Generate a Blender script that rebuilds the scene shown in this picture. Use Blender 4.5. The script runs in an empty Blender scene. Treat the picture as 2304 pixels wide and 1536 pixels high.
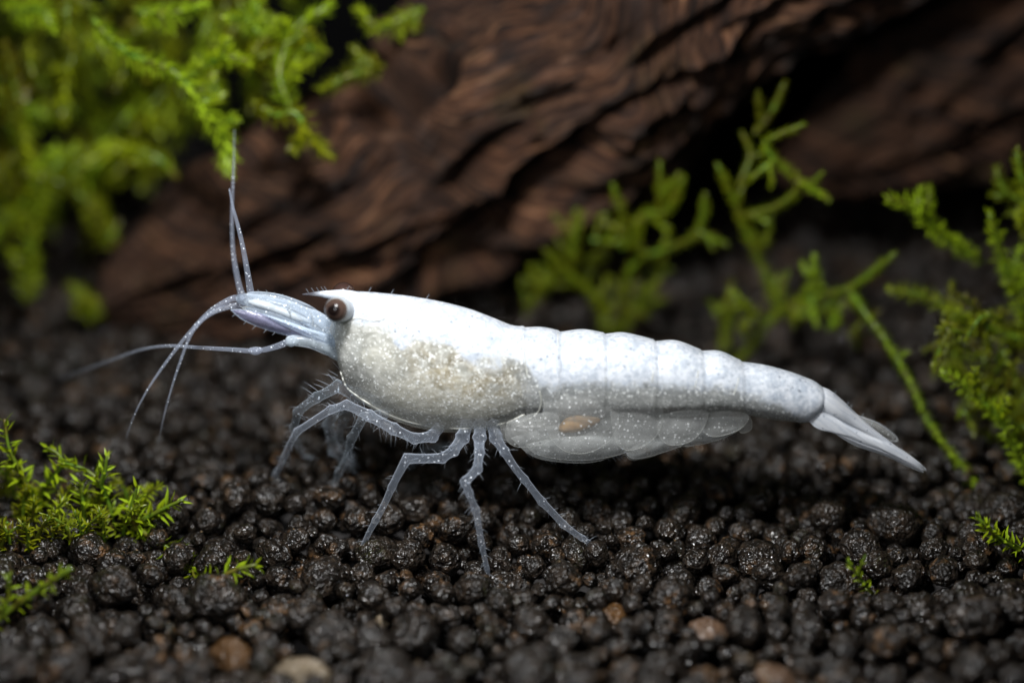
import bpy, math, random
import numpy as np
from mathutils import Vector, Matrix, noise as mnoise

# ------------------------------------------------------------------ camera, world, light, exposure
SC = bpy.context.scene
COL = SC.collection
PITCH = math.radians(24.0)
DIST = 50.0                      # one unit = 100 photo pixels at the focus distance
PXU = 100.0
cam_d = bpy.data.cameras.new("camera")
cam = bpy.data.objects.new("camera", cam_d); COL.objects.link(cam)
cam.location = (0, -DIST * math.cos(PITCH), DIST * math.sin(PITCH))
cam.rotation_euler = (math.pi / 2 - PITCH, 0, 0)
cam_d.sensor_width = 36.0
cam_d.lens = 36.0 * DIST / 23.04
cam_d.clip_start = 0.5; cam_d.clip_end = 400
cam_d.dof.use_dof = True
cam_d.dof.focus_distance = DIST + 0.35
cam_d.dof.aperture_fstop = (cam_d.lens / 1000.0) / 2.8
cam_d.dof.aperture_blades = 0
SC.camera = cam

w = bpy.data.worlds.new("World"); SC.world = w; w.use_nodes = True
w.node_tree.nodes["Background"].inputs[0].default_value = (0.55, 0.75, 1.0, 1)
w.node_tree.nodes["Background"].inputs[1].default_value = 0.006

def area(name, loc, target, size, power, color, size_y=None):
    l = bpy.data.lights.new(name, 'AREA'); l.energy = power; l.color = color
    l.size = size
    if size_y: l.shape = 'RECTANGLE'; l.size_y = size_y
    o = bpy.data.objects.new(name, l); COL.objects.link(o); o.location = loc
    o.rotation_euler = (Vector(target) - Vector(loc)).to_track_quat('-Z', 'Y').to_euler()
    return o
# the tank lamp overhead and a small soft flash from the camera side
area("tank_lamp", (-3.5, -9.0, 19.5), (0, 2.0, -2), 3.2, 11500, (0.98, 0.99, 1.0), 2.0)
area("flash_softbox", (-8.0, -21.0, 13.0), (0, 0, -1.5), 3.0, 2000, (0.93, 0.96, 1.0))

SC.view_settings.view_transform = 'Standard'
SC.view_settings.look = 'None'
SC.view_settings.exposure = 0.0
SC.view_settings.gamma = 1.0
SC.view_settings.use_curve_mapping = False
SC.render.engine = 'CYCLES'
SC.cycles.use_denoising = True
SC.cycles.max_bounces = 12
SC.cycles.transparent_max_bounces = 24
SC.cycles.sample_clamp_indirect = 4.0

# ------------------------------------------------------------------ geometry helpers
CP, SP = math.cos(PITCH), math.sin(PITCH)
CAM = Vector(cam.location)
VIEW = Vector((0, CP, -SP)); UPV = Vector((0, SP, CP))
R = random.Random(7)

def ray(px, py):
    return (VIEW * DIST + Vector((1, 0, 0)) * ((px - 1152) / PXU) + UPV * ((768 - py) / PXU))
def at(px, py, Y):
    """world point with depth y = Y that stands at that place of the photograph"""
    d = ray(px, py); t = (Y - CAM.y) / d.y
    return CAM + d * t
def pix(p):
    q = Vector(p) - CAM; dep = q.dot(VIEW)
    return 1152 + PXU * DIST * q.x / dep, 768 - PXU * DIST * q.dot(UPV) / dep, dep
def ground_h(x, y):
    h = -4.56 + 0.10 * min(y, 14)
    h += 0.16 * mnoise.noise((x * 0.18, y * 0.18, 3.1)) + 0.1 * mnoise.noise((x * .45, y * .45, 9.3))
    h += .30 * math.exp(-(((x + 4.9) / 2.2) ** 2 + ((y - .9) / 1.3) ** 2))
    return h
def on_ground(px, py):
    d = ray(px, py).normalized(); t = 20.0
    while t < 140:
        p = CAM + d * t
        if p.z < ground_h(p.x, p.y): return p
        t += 0.05
    return CAM + d * t

def mesh_obj(name, verts, faces, mat, parent=None, smooth=True):
    me = bpy.data.meshes.new(name)
    me.from_pydata([tuple(v) for v in verts], [], faces)
    if smooth: me.polygons.foreach_set("use_smooth", [True] * len(me.polygons))
    if mat: me.materials.append(mat)
    o = bpy.data.objects.new(name, me); COL.objects.link(o)
    if parent is not None:
        o.parent = parent
    return o
def empty(name, loc):
    o = bpy.data.objects.new(name, None); COL.objects.link(o); o.location = loc
    o.empty_display_size = 0.2
    return o
def tag(o, label=None, cat=None, group=None, kind=None):
    if label: o["label"] = label
    if cat: o["category"] = cat
    if group: o["group"] = group
    if kind: o["kind"] = kind
    return o

def spline(pts, n=8):
    """Catmull-Rom through tuples of any length"""
    P = [np.array(p, float) for p in pts]
    if len(P) == 2: return [P[0] + (P[1] - P[0]) * i / n for i in range(n + 1)]
    P = [2 * P[0] - P[1]] + P + [2 * P[-1] - P[-2]]
    out = []
    for i in range(1, len(P) - 2):
        a, b, c, d = P[i - 1], P[i], P[i + 1], P[i + 2]
        for k in range(n):
            t = k / n
            out.append(0.5 * ((2 * b) + (c - a) * t + (2 * a - 5 * b + 4 * c - d) * t * t + (3 * b - a - 3 * c + d) * t ** 3))
    out.append(P[-2]); return out

def frames(C):
    """parallel-transport frames along a polyline"""
    T = []
    for i in range(len(C)):
        a = C[max(0, i - 1)]; b = C[min(len(C) - 1, i + 1)]
        v = b - a
        T.append(v.normalized() if v.length > 1e-9 else Vector((1, 0, 0)))
    ref = Vector((0, 1, 0)) if abs(T[0].y) < .9 else Vector((1, 0, 0))
    N = [(ref - T[0] * ref.dot(T[0])).normalized()]
    for i in range(1, len(C)):
        v = N[-1] - T[i] * N[-1].dot(T[i])
        N.append(v.normalized() if v.length > 1e-9 else N[-1])
    B = [T[i].cross(N[i]) for i in range(len(C))]
    return T, N, B

def tube(C, Rr, seg=10, flat=1.0, verts=None, faces=None):
    """closed tube; flat scales the radius in depth (N direction)"""
    verts = [] if verts is None else verts; faces = [] if faces is None else faces
    T, N, B = frames(C); o = len(verts)
    for c, r, n, b in zip(C, Rr, N, B):
        for k in range(seg):
            a = 2 * math.pi * k / seg
            verts.append(c + n * (r * flat * math.cos(a)) + b * (r * math.sin(a)))
    for i in range(len(C) - 1):
        for k in range(seg):
            k2 = (k + 1) % seg
            faces.append((o + i * seg + k, o + i * seg + k2, o + (i + 1) * seg + k2, o + (i + 1) * seg + k))
    for i, c, s in ((0, C[0], -1), (len(C) - 1, C[-1], 1)):
        ci = len(verts); verts.append(c + T[i] * (s * Rr[i] * .6))
        for k in range(seg):
            k2 = (k + 1) % seg
            f = (ci, o + i * seg + k2, o + i * seg + k)
            faces.append(f if s < 0 else f[::-1])
    return verts, faces

# ------------------------------------------------------------------ node helpers
class NT:
    def __init__(s, name):
        s.m = bpy.data.materials.new(name); s.m.use_nodes = True
        s.t = s.m.node_tree; s.t.nodes.clear()
        s.out = s.t.nodes.new("ShaderNodeOutputMaterial")
    def n(s, typ, **kw):
        x = s.t.nodes.new(typ)
        for k, v in kw.items():
            if k in ('ins',): continue
            setattr(x, k, v)
        for k, v in kw.get('ins', {}).items(): s.put(x.inputs[k], v)
        return x
    def put(s, sock, v):
        if hasattr(v, 'links') or isinstance(v, bpy.types.NodeSocket): s.t.links.new(v, sock)
        else: sock.default_value = v
    def pos(s): return s.n("ShaderNodeNewGeometry").outputs["Position"]
    def mapped(s, v, scale=(1, 1, 1), rot=(0, 0, 0), loc=(0, 0, 0)):
        return s.n("ShaderNodeMapping", ins={"Vector": v, "Scale": scale, "Rotation": rot, "Location": loc}).outputs[0]
    def noise(s, v, scale, detail=3, rough=.55, dist=0.0):
        return s.n("ShaderNodeTexNoise", ins={"Vector": v, "Scale": scale, "Detail": detail, "Roughness": rough, "Distortion": dist})
    def voro(s, v, scale, feature='F1', rand=1.0):
        return s.n("ShaderNodeTexVoronoi", feature=feature, ins={"Vector": v, "Scale": scale, "Randomness": rand})
    def math(s, op, a, b=0.0, c=0.0, clamp=False):
        x = s.n("ShaderNodeMath", operation=op, use_clamp=clamp)
        s.put(x.inputs[0], a); s.put(x.inputs[1], b); s.put(x.inputs[2], c); return x.outputs[0]
    def step(s, v, lo, hi, a=0.0, b=1.0):
        return s.n("ShaderNodeMapRange", interpolation_type='SMOOTHSTEP', ins={0: v, 1: lo, 2: hi, 3: a, 4: b}).outputs[0]
    def mix(s, f, a, b):
        x = s.n("ShaderNodeMix", data_type='RGBA')
        s.put(x.inputs[0], f); s.put(x.inputs[6], col(a)); s.put(x.inputs[7], col(b)); return x.outputs[2]
    def ramp(s, f, stops):
        x = s.n("ShaderNodeValToRGB", ins={0: f}); e = x.color_ramp.elements
        while len(e) < len(stops): e.new(.5)
        for el, (p, c) in zip(e, stops): el.position = p; el.color = col(c)
        return x.outputs[0]
    def bump(s, h, strength, dist, normal=None):
        x = s.n("ShaderNodeBump", ins={"Strength": strength, "Distance": dist, "Height": h})
        if normal is not None: s.put(x.inputs["Normal"], normal)
        return x.outputs[0]
    def principled(s, **ins):
        return s.n("ShaderNodeBsdfPrincipled", ins={k.replace('_', ' '): (col(v) if isinstance(v, tuple) and len(v) == 3 and 'Radius' not in k else v) for k, v in ins.items()}).outputs[0]
    def over(s, fac, a, b):
        x = s.n("ShaderNodeMixShader"); s.put(x.inputs[0], fac); s.put(x.inputs[1], a); s.put(x.inputs[2], b); return x.outputs[0]
    def end(s, sh): s.put(s.out.inputs[0], sh); return s.m
def col(c):
    return (c[0], c[1], c[2], 1.0) if isinstance(c, tuple) and len(c) == 3 else c

# ------------------------------------------------------------------ materials
def mat_pellet(name, a, b, c, moss=True):
    t = NT(name); p = t.pos()
    n1 = t.noise(p, 0.9, 3).outputs[0]; n2 = t.noise(p, 4.5, 4, .6).outputs[0]; n3 = t.noise(p, 15, 5, .7).outputs[0]
    base = t.mix(t.step(n2, .4, .7), a, b)
    base = t.mix(t.math('MULTIPLY', t.step(n1, .50, .70), t.step(n2, .48, .66)), base, c)
    base = t.mix(t.math('MULTIPLY', t.step(t.noise(p, 1.1, 2).outputs[0], .58, .72), t.step(n3, .5, .65, 0, .6)), base, (.035, .04, .012))
    v = t.voro(p, 9.0).outputs["Distance"]
    n2b = t.noise(p, 4.5, 1.5, .5).outputs[0]
    h = t.math('ADD', t.math('MULTIPLY', n2b, .9), t.math('MULTIPLY', v, .4))
    med = t.noise(p, 11.0, 1.0, .5, .4).outputs[0]
    nb = t.bump(med, .9, .11, t.bump(h, .8, .12))
    wet = t.step(t.noise(p, 1.6, 2).outputs[0], .35, .65, .18, .36)
    return t.end(t.principled(Base_Color=base, Roughness=wet, Normal=nb, Specular_IOR_Level=.42))
M_PEL = mat_pellet("wet_soil_pellet", (.008, .0063, .005), (.028, .020, .014), (.11, .056, .022))
M_TAN = mat_pellet("tan_pebble", (.085, .05, .03), (.12, .07, .042), (.05, .028, .016))
M_AMBER = mat_pellet("amber_pebble", (.06, .03, .011), (.10, .05, .018), (.02, .015, .01))
M_PALE = mat_pellet("pale_grit", (.13, .10, .065), (.19, .15, .10), (.08, .05, .03))

def mat_soil():
    t = NT("dark_soil_bed"); p = t.pos()
    n = t.noise(p, 3, 4).outputs[0]
    return t.end(t.principled(Base_Color=t.mix(n, (.006, .005, .005), (.016, .013, .012)), Roughness=.8, Normal=t.bump(n, .8, .2)))
M_SOIL = mat_soil()
def mat_plain(name, c, r=.8):
    t = NT(name); return t.end(t.principled(Base_Color=c, Roughness=r, Specular_IOR_Level=.1))
M_BACK = mat_plain("black_tank_backing", (.002, .002, .0022), .95)

def mat_wood():
    t = NT("waterlogged_wood")
    uv = t.n("ShaderNodeAttribute", attribute_name="grain").outputs["Vector"]
    fib = t.noise(t.mapped(uv, (.42, 3.4, 1)), 1.7, 8, .72, .3).outputs[0]
    fine = t.noise(t.mapped(uv, (1.2, 12, 1)), 2.0, 4, .6, .3).outputs[0]
    big = t.noise(t.mapped(uv, (.35, .7, 1)), 1.0, 3).outputs[0]
    base = t.ramp(fib, [(.37, (.006, .0036, .003)), (.47, (.05, .021, .011)), (.55, (.18, .078, .038)), (.67, (.46, .24, .125))])
    base = t.mix(t.step(big, .42, .62), t.mix(.5, base, (.018, .011, .009)), base)
    base = t.mix(t.step(fine, .5, .72, 0, .5), base, (.02, .011, .008))
    base = t.mix(t.math('MULTIPLY', t.step(t.noise(t.pos(), .45, 3).outputs[0], .55, .72), t.step(fib, .45, .6, .1, .5)), base, (.05, .055, .012))
    h = t.math('ADD', fib, t.math('MULTIPLY', fine, .5))
    return t.end(t.principled(Base_Color=base, Roughness=.62, Specular_IOR_Level=.3, Normal=t.bump(h, 1.0, .6)))
M_WOOD = mat_wood()

def mat_leaf(name, a, b, tip, trans=.45):
    t = NT(name); p = t.pos()
    rnd = t.n("ShaderNodeObjectInfo").outputs["Random"]
    n = t.noise(p, 2.2, 3).outputs[0]
    f = t.math('ADD', t.math('MULTIPLY', rnd, .55), t.math('MULTIPLY', n, .6), clamp=True)
    c = t.ramp(f, [(.15, a), (.5, b), (.85, tip)])
    s = t.principled(Base_Color=c, Roughness=.32, Specular_IOR_Level=.45)
    tr = t.n("ShaderNodeBsdfTranslucent", ins={"Color": t.mix(.35, c, (.30, .42, .02))}).outputs[0]
    return t.end(t.over(trans, s, tr))
M_LEAF = mat_leaf("moss_leaf", (.14, .125, .004), (.235, .265, .006), (.34, .43, .016))
M_LEAFB = mat_leaf("moss_leaf_bright", (.19, .21, .005), (.29, .385, .008), (.37, .53, .025))
M_LEAFD = mat_leaf("moss_leaf_olive", (.13, .09, .006), (.17, .165, .007), (.21, .26, .012))
def mat_stem():
    t = NT("moss_stem"); n = t.noise(t.pos(), 1.8, 3).outputs[0]
    c = t.ramp(n, [(.3, (.13, .10, .012)), (.5, (.12, .17, .012)), (.7, (.12, .25, .02))])
    return t.end(t.over(.3, t.principled(Base_Color=c, Roughness=.4), t.n("ShaderNodeBsdfTranslucent", ins={"Color": c}).outputs[0]))
M_STEM = mat_stem()

def dots(t, p, scale, size, soft=.06, keep=0.0, warp=.0):
    """small pigment dots: 1 inside"""
    if warp:
        nz = t.n("ShaderNodeTexNoise", ins={"Vector": p, "Scale": scale * .7, "Detail": 1.0}).outputs["Color"]
        v = t.n("ShaderNodeVectorMath", operation='SUBTRACT'); t.put(v.inputs[0], nz); v.inputs[1].default_value = (.5, .5, .5)
        m = t.n("ShaderNodeVectorMath", operation='SCALE'); t.put(m.inputs[0], v.outputs[0]); m.inputs["Scale"].default_value = warp
        ad = t.n("ShaderNodeVectorMath", operation='ADD'); t.put(ad.inputs[0], p); t.put(ad.inputs[1], m.outputs[0]); p = ad.outputs[0]
    v = t.voro(p, scale)
    d = t.step(v.outputs["Distance"], size, size + soft, 1, 0)
    if keep > 0:
        sep = t.n("ShaderNodeSeparateColor", ins={0: v.outputs["Color"]}).outputs[0]
        d = t.math('MULTIPLY', d, t.step(sep, keep, keep + .05))
    return d

def mat_body():
    t = NT("shrimp_body_shell"); p = t.pos()
    at_ = t.n("ShaderNodeAttribute", attribute_name="pigment")
    sep = t.n("ShaderNodeSeparateColor", ins={0: at_.outputs["Color"]})
    W, OL, BE = sep.outputs[0], sep.outputs[1], sep.outputs[2]
    DK = at_.outputs["Alpha"]
    nb = t.noise(p, 3.2, 5, .65).outputs[0]; nf = t.noise(p, 9, 4, .6).outputs[0]
    ws = t.math('ADD', W, t.math('ADD', t.math('MULTIPLY', t.math('SUBTRACT', nb, .5), .75), t.math('MULTIPLY', t.math('SUBTRACT', nf, .5), .35)))
    white = t.step(ws, .33, .67)
    wcol = t.mix(t.step(t.math('ADD', t.math('MULTIPLY', nf, .6), t.math('MULTIPLY', nb, .4)), .42, .60), (.56, .585, .62), (.39, .425, .475))
    # fine dark pores in the white pigment, denser in patches on the flanks
    patch = t.step(t.noise(p, 1.3, 2).outputs[0], .40, .62)
    d1 = dots(t, p, 7.0, .15, .10, .30, .14); d2 = dots(t, p, 14, .18, .12, .25, .06)
    scr = t.step(t.math('ABSOLUTE', t.math('SUBTRACT', t.noise(p, 13, 2, .5, 1.5).outputs[0], .5)), .006, .022, 1, 0)
    pores = t.math('MAXIMUM', t.math('MULTIPLY', d1, .9), t.math('MULTIPLY', t.math('MAXIMUM', d2, t.math('MULTIPLY', scr, .55)), t.math('MULTIPLY', patch, .75)))
    pores = t.math('MULTIPLY', pores, t.math('ADD', .35, t.math('MULTIPLY', DK, .65)))
    wcol = t.mix(t.math('MULTIPLY', DK, t.step(nb, .42, .62, 0, .45)), wcol, (.34, .39, .45))
    wcol = t.mix(pores, wcol, (.08, .10, .13))
    # clear tissue below
    mot = t.noise(t.mapped(p, (1, 1, 1.5)), 2.6, 6, .7, 1.6).outputs[0]
    cl = t.mix(t.step(mot, .36, .68), (.30, .32, .325), (.46, .475, .465))
    cl = t.mix(BE, cl, t.mix(t.step(mot, .36, .66), (.52, .52, .46), (.74, .735, .68)))
    cl = t.mix(t.math('MULTIPLY', OL, t.step(nb, .35, .6)), cl, t.mix(t.step(mot, .4, .64), (.26, .215, .125), (.46, .41, .29)))
    sp = dots(t, p, 8.0, .15, .09, .0, .14); sp2 = dots(t, p, 15, .19, .12, .2, .08)
    worm = t.step(t.math('ABSOLUTE', t.math('SUBTRACT', t.noise(p, 6.5, 1, .4, 1.2).outputs[0], .52)), .010, .030, 1, 0)
    worm = t.math('MULTIPLY', worm, t.math('MULTIPLY', t.step(OL, .35, .7), t.step(t.noise(p, 3.5, 2).outputs[0], .45, .6)))
    sp = t.math('MAXIMUM', t.math('MAXIMUM', sp, t.math('MULTIPLY', sp2, .75)), worm)
    cl = t.mix(t.math('MULTIPLY', sp, .92), cl, (.80, .81, .80))
    base = t.mix(white, cl, wcol)
    h = t.math('ADD', t.math('ADD', t.math('MULTIPLY', nf, .3), t.math('MULTIPLY', nb, 1.2)), t.math('ADD', t.math('MULTIPLY', sp, .25), t.math('MULTIPLY', pores, -.3)))
    nrm = t.bump(h, .5, .05)
    pr = t.principled(Base_Color=base, Roughness=.27, Specular_IOR_Level=.45, Normal=nrm, Subsurface_Weight=.55, Subsurface_Radius=(.6, .6, .58), Subsurface_Scale=1.0)
    alpha = t.math('ADD', t.math('MULTIPLY', white, .5), t.math('ADD', t.math('MULTIPLY', BE, .14), t.math('ADD', .40, t.math('ADD', t.math('MULTIPLY', sp, .6), t.math('MULTIPLY', t.step(mot, .4, .7), .16)))), clamp=True)
    return t.end(t.over(alpha, t.n("ShaderNodeBsdfTransparent").outputs[0], pr))
M_BODY = mat_body()

def mat_glassy(name, c, rim, lo, hi, dot=.5, ds=9.0, spots=(.75, .82, .92), core=0.0, power=2.2):
    """clear shell tissue: faint milky body, denser where the skin is seen edge on"""
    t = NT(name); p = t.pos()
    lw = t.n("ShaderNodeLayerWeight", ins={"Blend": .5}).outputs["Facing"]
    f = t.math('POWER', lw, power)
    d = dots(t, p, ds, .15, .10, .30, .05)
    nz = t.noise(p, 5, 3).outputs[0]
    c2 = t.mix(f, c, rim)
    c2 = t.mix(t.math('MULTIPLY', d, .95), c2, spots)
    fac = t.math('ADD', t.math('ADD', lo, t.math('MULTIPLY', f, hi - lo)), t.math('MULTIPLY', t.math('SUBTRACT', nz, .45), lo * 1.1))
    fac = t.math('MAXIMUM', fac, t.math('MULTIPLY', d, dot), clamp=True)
    pr = t.principled(Base_Color=c2, Roughness=.22, Specular_IOR_Level=.5, Normal=t.bump(nz, .35, .05))
    tl = t.n("ShaderNodeBsdfTranslucent", ins={"Color": c2}).outputs[0]
    return t.end(t.over(fac, t.n("ShaderNodeBsdfTransparent").outputs[0], t.over(.3, pr, tl)))
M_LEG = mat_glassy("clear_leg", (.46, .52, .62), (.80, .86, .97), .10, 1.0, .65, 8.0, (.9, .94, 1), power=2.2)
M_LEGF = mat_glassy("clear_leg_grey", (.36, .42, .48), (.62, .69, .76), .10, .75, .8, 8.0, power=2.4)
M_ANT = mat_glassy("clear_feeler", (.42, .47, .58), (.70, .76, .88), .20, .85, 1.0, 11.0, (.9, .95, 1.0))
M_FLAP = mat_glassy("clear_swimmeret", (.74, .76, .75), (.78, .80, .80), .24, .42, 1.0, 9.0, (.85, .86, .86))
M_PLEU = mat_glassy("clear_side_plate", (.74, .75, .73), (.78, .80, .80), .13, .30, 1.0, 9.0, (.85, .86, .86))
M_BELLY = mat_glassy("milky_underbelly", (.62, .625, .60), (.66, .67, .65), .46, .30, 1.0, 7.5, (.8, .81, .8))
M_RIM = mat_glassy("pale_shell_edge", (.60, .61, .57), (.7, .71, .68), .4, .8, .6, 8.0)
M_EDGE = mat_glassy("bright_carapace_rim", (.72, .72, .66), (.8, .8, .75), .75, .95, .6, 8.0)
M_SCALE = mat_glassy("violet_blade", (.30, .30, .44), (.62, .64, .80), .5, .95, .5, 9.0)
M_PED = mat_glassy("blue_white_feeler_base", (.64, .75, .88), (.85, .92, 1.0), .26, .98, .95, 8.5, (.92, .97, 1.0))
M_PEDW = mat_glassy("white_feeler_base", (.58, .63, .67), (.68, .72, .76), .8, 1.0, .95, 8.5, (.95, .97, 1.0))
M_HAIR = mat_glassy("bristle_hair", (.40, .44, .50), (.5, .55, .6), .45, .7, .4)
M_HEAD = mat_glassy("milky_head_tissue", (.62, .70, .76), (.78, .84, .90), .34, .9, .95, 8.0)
def mat_tail():
    t = NT("white_tail_fan"); p = t.pos()
    n = t.noise(t.mapped(p, (1, 1, 1), (0, math.radians(-38), 0)), 3, 4).outputs[0]
    st = t.noise(t.mapped(t.mapped(p, (1, 1, 1), (0, math.radians(-35), 0)), (.5, 5, 7)), 3, 3).outputs[0]
    c = t.mix(t.step(st, .40, .70), (.86, .88, .91), (.66, .70, .76))
    c = t.mix(t.math('MULTIPLY', dots(t, p, 8, .13, .1, .55, .15), .6), c, (.2, .24, .3))
    tip = t.step(t.n("ShaderNodeSeparateXYZ", ins={0: p}).outputs[0], 8.9, 9.35)
    al = t.math('SUBTRACT', .90, t.math('MULTIPLY', tip, t.step(st, .35, .6, .1, .8)))
    pr = t.principled(Base_Color=c, Roughness=.3, Specular_IOR_Level=.45, Normal=t.bump(st, .3, .05))
    pr = t.over(.4, pr, t.n('ShaderNodeBsdfTranslucent', ins={'Color': c}).outputs[0])
    return t.end(t.over(al, t.n("ShaderNodeBsdfTransparent").outputs[0], pr))
M_TAIL = mat_tail()
def mat_rost():
    t = NT("rostrum_shell"); p = t.pos()
    x = t.n("ShaderNodeSeparateXYZ", ins={0: p}).outputs[0]
    n = t.noise(p, 6, 3).outputs[0]
    f = t.step(t.math('ADD', x, t.math('MULTIPLY', t.math('SUBTRACT', n, .5), .5)), -4.55, -4.15)
    c = t.mix(f, (.10, .10, .12), t.mix(n, (.45, .50, .57), (.60, .63, .68)))
    al = t.math('ADD', .55, t.math('MULTIPLY', f, .43))
    return t.end(t.over(al, t.n("ShaderNodeBsdfTransparent").outputs[0], t.principled(Base_Color=c, Roughness=.3, Normal=t.bump(n, .2, .03))))
M_ROST = mat_rost()
def mat_eye(name, mid, edge):
    t = NT(name)
    g = t.n("ShaderNodeTexCoord").outputs["Object"]
    sx = t.n("ShaderNodeSeparateXYZ", ins={0: g})
    r = t.math('SQRT', t.math('ADD', t.math('POWER', sx.outputs[0], 2), t.math('POWER', sx.outputs[1], 2)))
    nz = t.noise(g, 9, 4, .6).outputs[0]
    rr = t.math('ADD', r, t.math('MULTIPLY', t.math('SUBTRACT', nz, .5), .12))
    c = t.ramp(t.math('DIVIDE', rr, .30), [(.0, (.003, .002, .002)), (.40, (.005, .003, .003)), (.52, mid), (.74, mid), (.90, edge), (1.0, (.42, .36, .30))])
    c = t.mix(t.step(nz, .48, .66, 0, .55), c, (.02, .012, .009))
    return t.end(t.principled(Base_Color=c, Roughness=.2, Specular_IOR_Level=.25))
M_EYE = mat_eye("brown_eye", (.055, .035, .028), (.13, .09, .07))
M_EYEF = mat_eye("reddish_eye", (.035, .019, .016), (.04, .022, .018))
def mat_gut():
    t = NT("orange_brown_gut"); n = t.noise(t.pos(), 5, 3).outputs[0]
    return t.end(t.principled(Base_Color=t.mix(n, (.30, .17, .06), (.50, .32, .15)), Roughness=.5, Subsurface_Weight=.4, Subsurface_Radius=(.2, .12, .06)))
M_GUT = mat_gut()
def mat_organ(name, lo, mid, hi):
    t = NT(name); p = t.pos()
    n = t.noise(t.mapped(p, (1, 1, 1.3)), 2.0, 6, .68, 1.4).outputs[0]; f = t.noise(p, 7, 3).outputs[0]
    c = t.ramp(n, [(.34, lo), (.50, mid), (.66, hi)])
    c = t.mix(t.step(f, .55, .75, 0, .5), c, hi)
    return t.end(t.principled(Base_Color=c, Roughness=.4, Normal=t.bump(n, .6, .15), Subsurface_Weight=.5, Subsurface_Radius=(.4, .38, .32)))
M_HEPA = mat_organ("olive_tan_organ", (.30, .255, .16), (.54, .50, .39), (.76, .745, .67))
M_STOM = mat_organ("pale_yellow_organ", (.48, .45, .31), (.68, .65, .52), (.82, .81, .75))
M_MUSC = mat_organ("milky_muscle", (.58, .60, .60), (.70, .71, .70), (.82, .83, .82))

# ------------------------------------------------------------------ the soil bed
gx = np.linspace(-30, 30, 81); gy = np.linspace(-16, 27, 61)
gv = [(x, y, ground_h(x, y) - .74) for y in gy for x in gx]
gf = [(j * 81 + i, j * 81 + i + 1, (j + 1) * 81 + i + 1, (j + 1) * 81 + i) for j in range(60) for i in range(80)]
soil = mesh_obj("soil_ground", gv, gf, M_SOIL); tag(soil, kind="structure")
back = mesh_obj("background", [(-45, 25, -8), (45, 25, -8), (45, 25, 30), (-45, 25, 30)], [(0, 1, 2, 3)], M_BACK)
tag(back, kind="structure")

def ico(sub):
    import bmesh
    bm = bmesh.new(); bmesh.ops.create_icosphere(bm, subdivisions=sub, radius=1.0)
    V = np.array([v.co[:] for v in bm.verts]); F = [[v.index for v in f.verts] for f in bm.faces]; bm.free()
    return V, np.array(F)
def lump(V, seed, amp):
    out = V.copy(); o = Vector((seed * 7.3, seed * 3.1, -seed * 5.7))
    rs = random.Random(seed)
    ax = np.array([rs.uniform(.82, 1.2), rs.uniform(.82, 1.15), rs.uniform(.75, 1.0)])
    for i, v in enumerate(V):
        q = Vector(v)
        d = 1 + amp * mnoise.noise(q * 1.3 + o) + amp * .55 * mnoise.noise(q * 2.9 + o) + amp * .45 * mnoise.noise(q * 6.5 + o)
        out[i] = v * d
    return out * ax
NV = 22
V4, F4 = ico(4); V3, F3 = ico(3)
LUMP_HI = [lump(V4, k + 1, .19) for k in range(NV)]
LUMP_LO = [lump(V3, k + 1, .19) for k in range(NV)]

# pebbles that stand out come first, then pellets settle around them
PEB = [  # px, py, radius, material, label
    (1592, 1398, .46, M_TAN, "smooth tan brown pebble among black pellets below the shrimp's hind leg"),
    (1383, 1362, .36, M_AMBER, "golden brown glossy pebble just in front of the shrimp's rearmost leg"),
    (520, 1450, .50, M_AMBER, "blurred orange brown pebble near the bottom edge under the moss"),
    (668, 1505, .58, M_PALE, "blurred pale tan pointed pebble at the very bottom edge"),
    (862, 1366, .19, M_PALE, "tiny pale grit speck lying below the shrimp's front walking leg"),
    (1740, 1508, .50, M_TAN, "blurred reddish brown pebble at the bottom edge beneath the tail"),
]
placed = []; grid = {}
def cell(x, y): return (int(math.floor(x / 1.3)), int(math.floor(y / 1.3)))
def rest_z(x, y, r):
    z = ground_h(x, y) - .74 + r * .7
    cx, cy = cell(x, y)
    for i in (-1, 0, 1):
        for j in (-1, 0, 1):
            for (X, Y, Z, Rj) in grid.get((cx + i, cy + j), ()):
                s = (r + Rj) * .93; d2 = (x - X) ** 2 + (y - Y) ** 2
                if d2 < s * s:
                    zz = Z + math.sqrt(s * s - d2)
                    if zz > z: z = zz
    return z
def add_sphere(x, y, z, r):
    placed.append((x, y, z, r)); grid.setdefault(cell(x, y), []).append((x, y, z, r))
peb_at = []
for px, py, r, m, lab in PEB:
    g = on_ground(px, py + 8); z = g.z - .22
    peb_at.append((g.x, g.y, z, r, m, lab)); grid.setdefault(cell(g.x, g.y), []).append((g.x, g.y, z, r))
def in_view_area(x, y):
    return abs(x) < (11.5 * (1 + (y * .91 + 1.8) / 50) + 3.2)
RP = random.Random(21)
tries = 0
while tries < 7600:
    tries += 1
    r = min(.60, max(.16, RP.lognormvariate(math.log(.325), .34)))
    if tries > 5600: r = RP.uniform(.12, .30)
    best = None
    for k in range(9 if tries < 5600 else 14):
        y = -8.6 + 29.5 * RP.random(); x = RP.uniform(-21, 21)
        if not in_view_area(x, y): continue
        z = rest_z(x, y, r); s = z - ground_h(x, y)
        if best is None or s < best[0]: best = (s, x, y, z)
    if best is None: continue
    if best[0] > .10 + r * .25: continue
    add_sphere(best[1], best[2], best[3], r)
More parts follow.
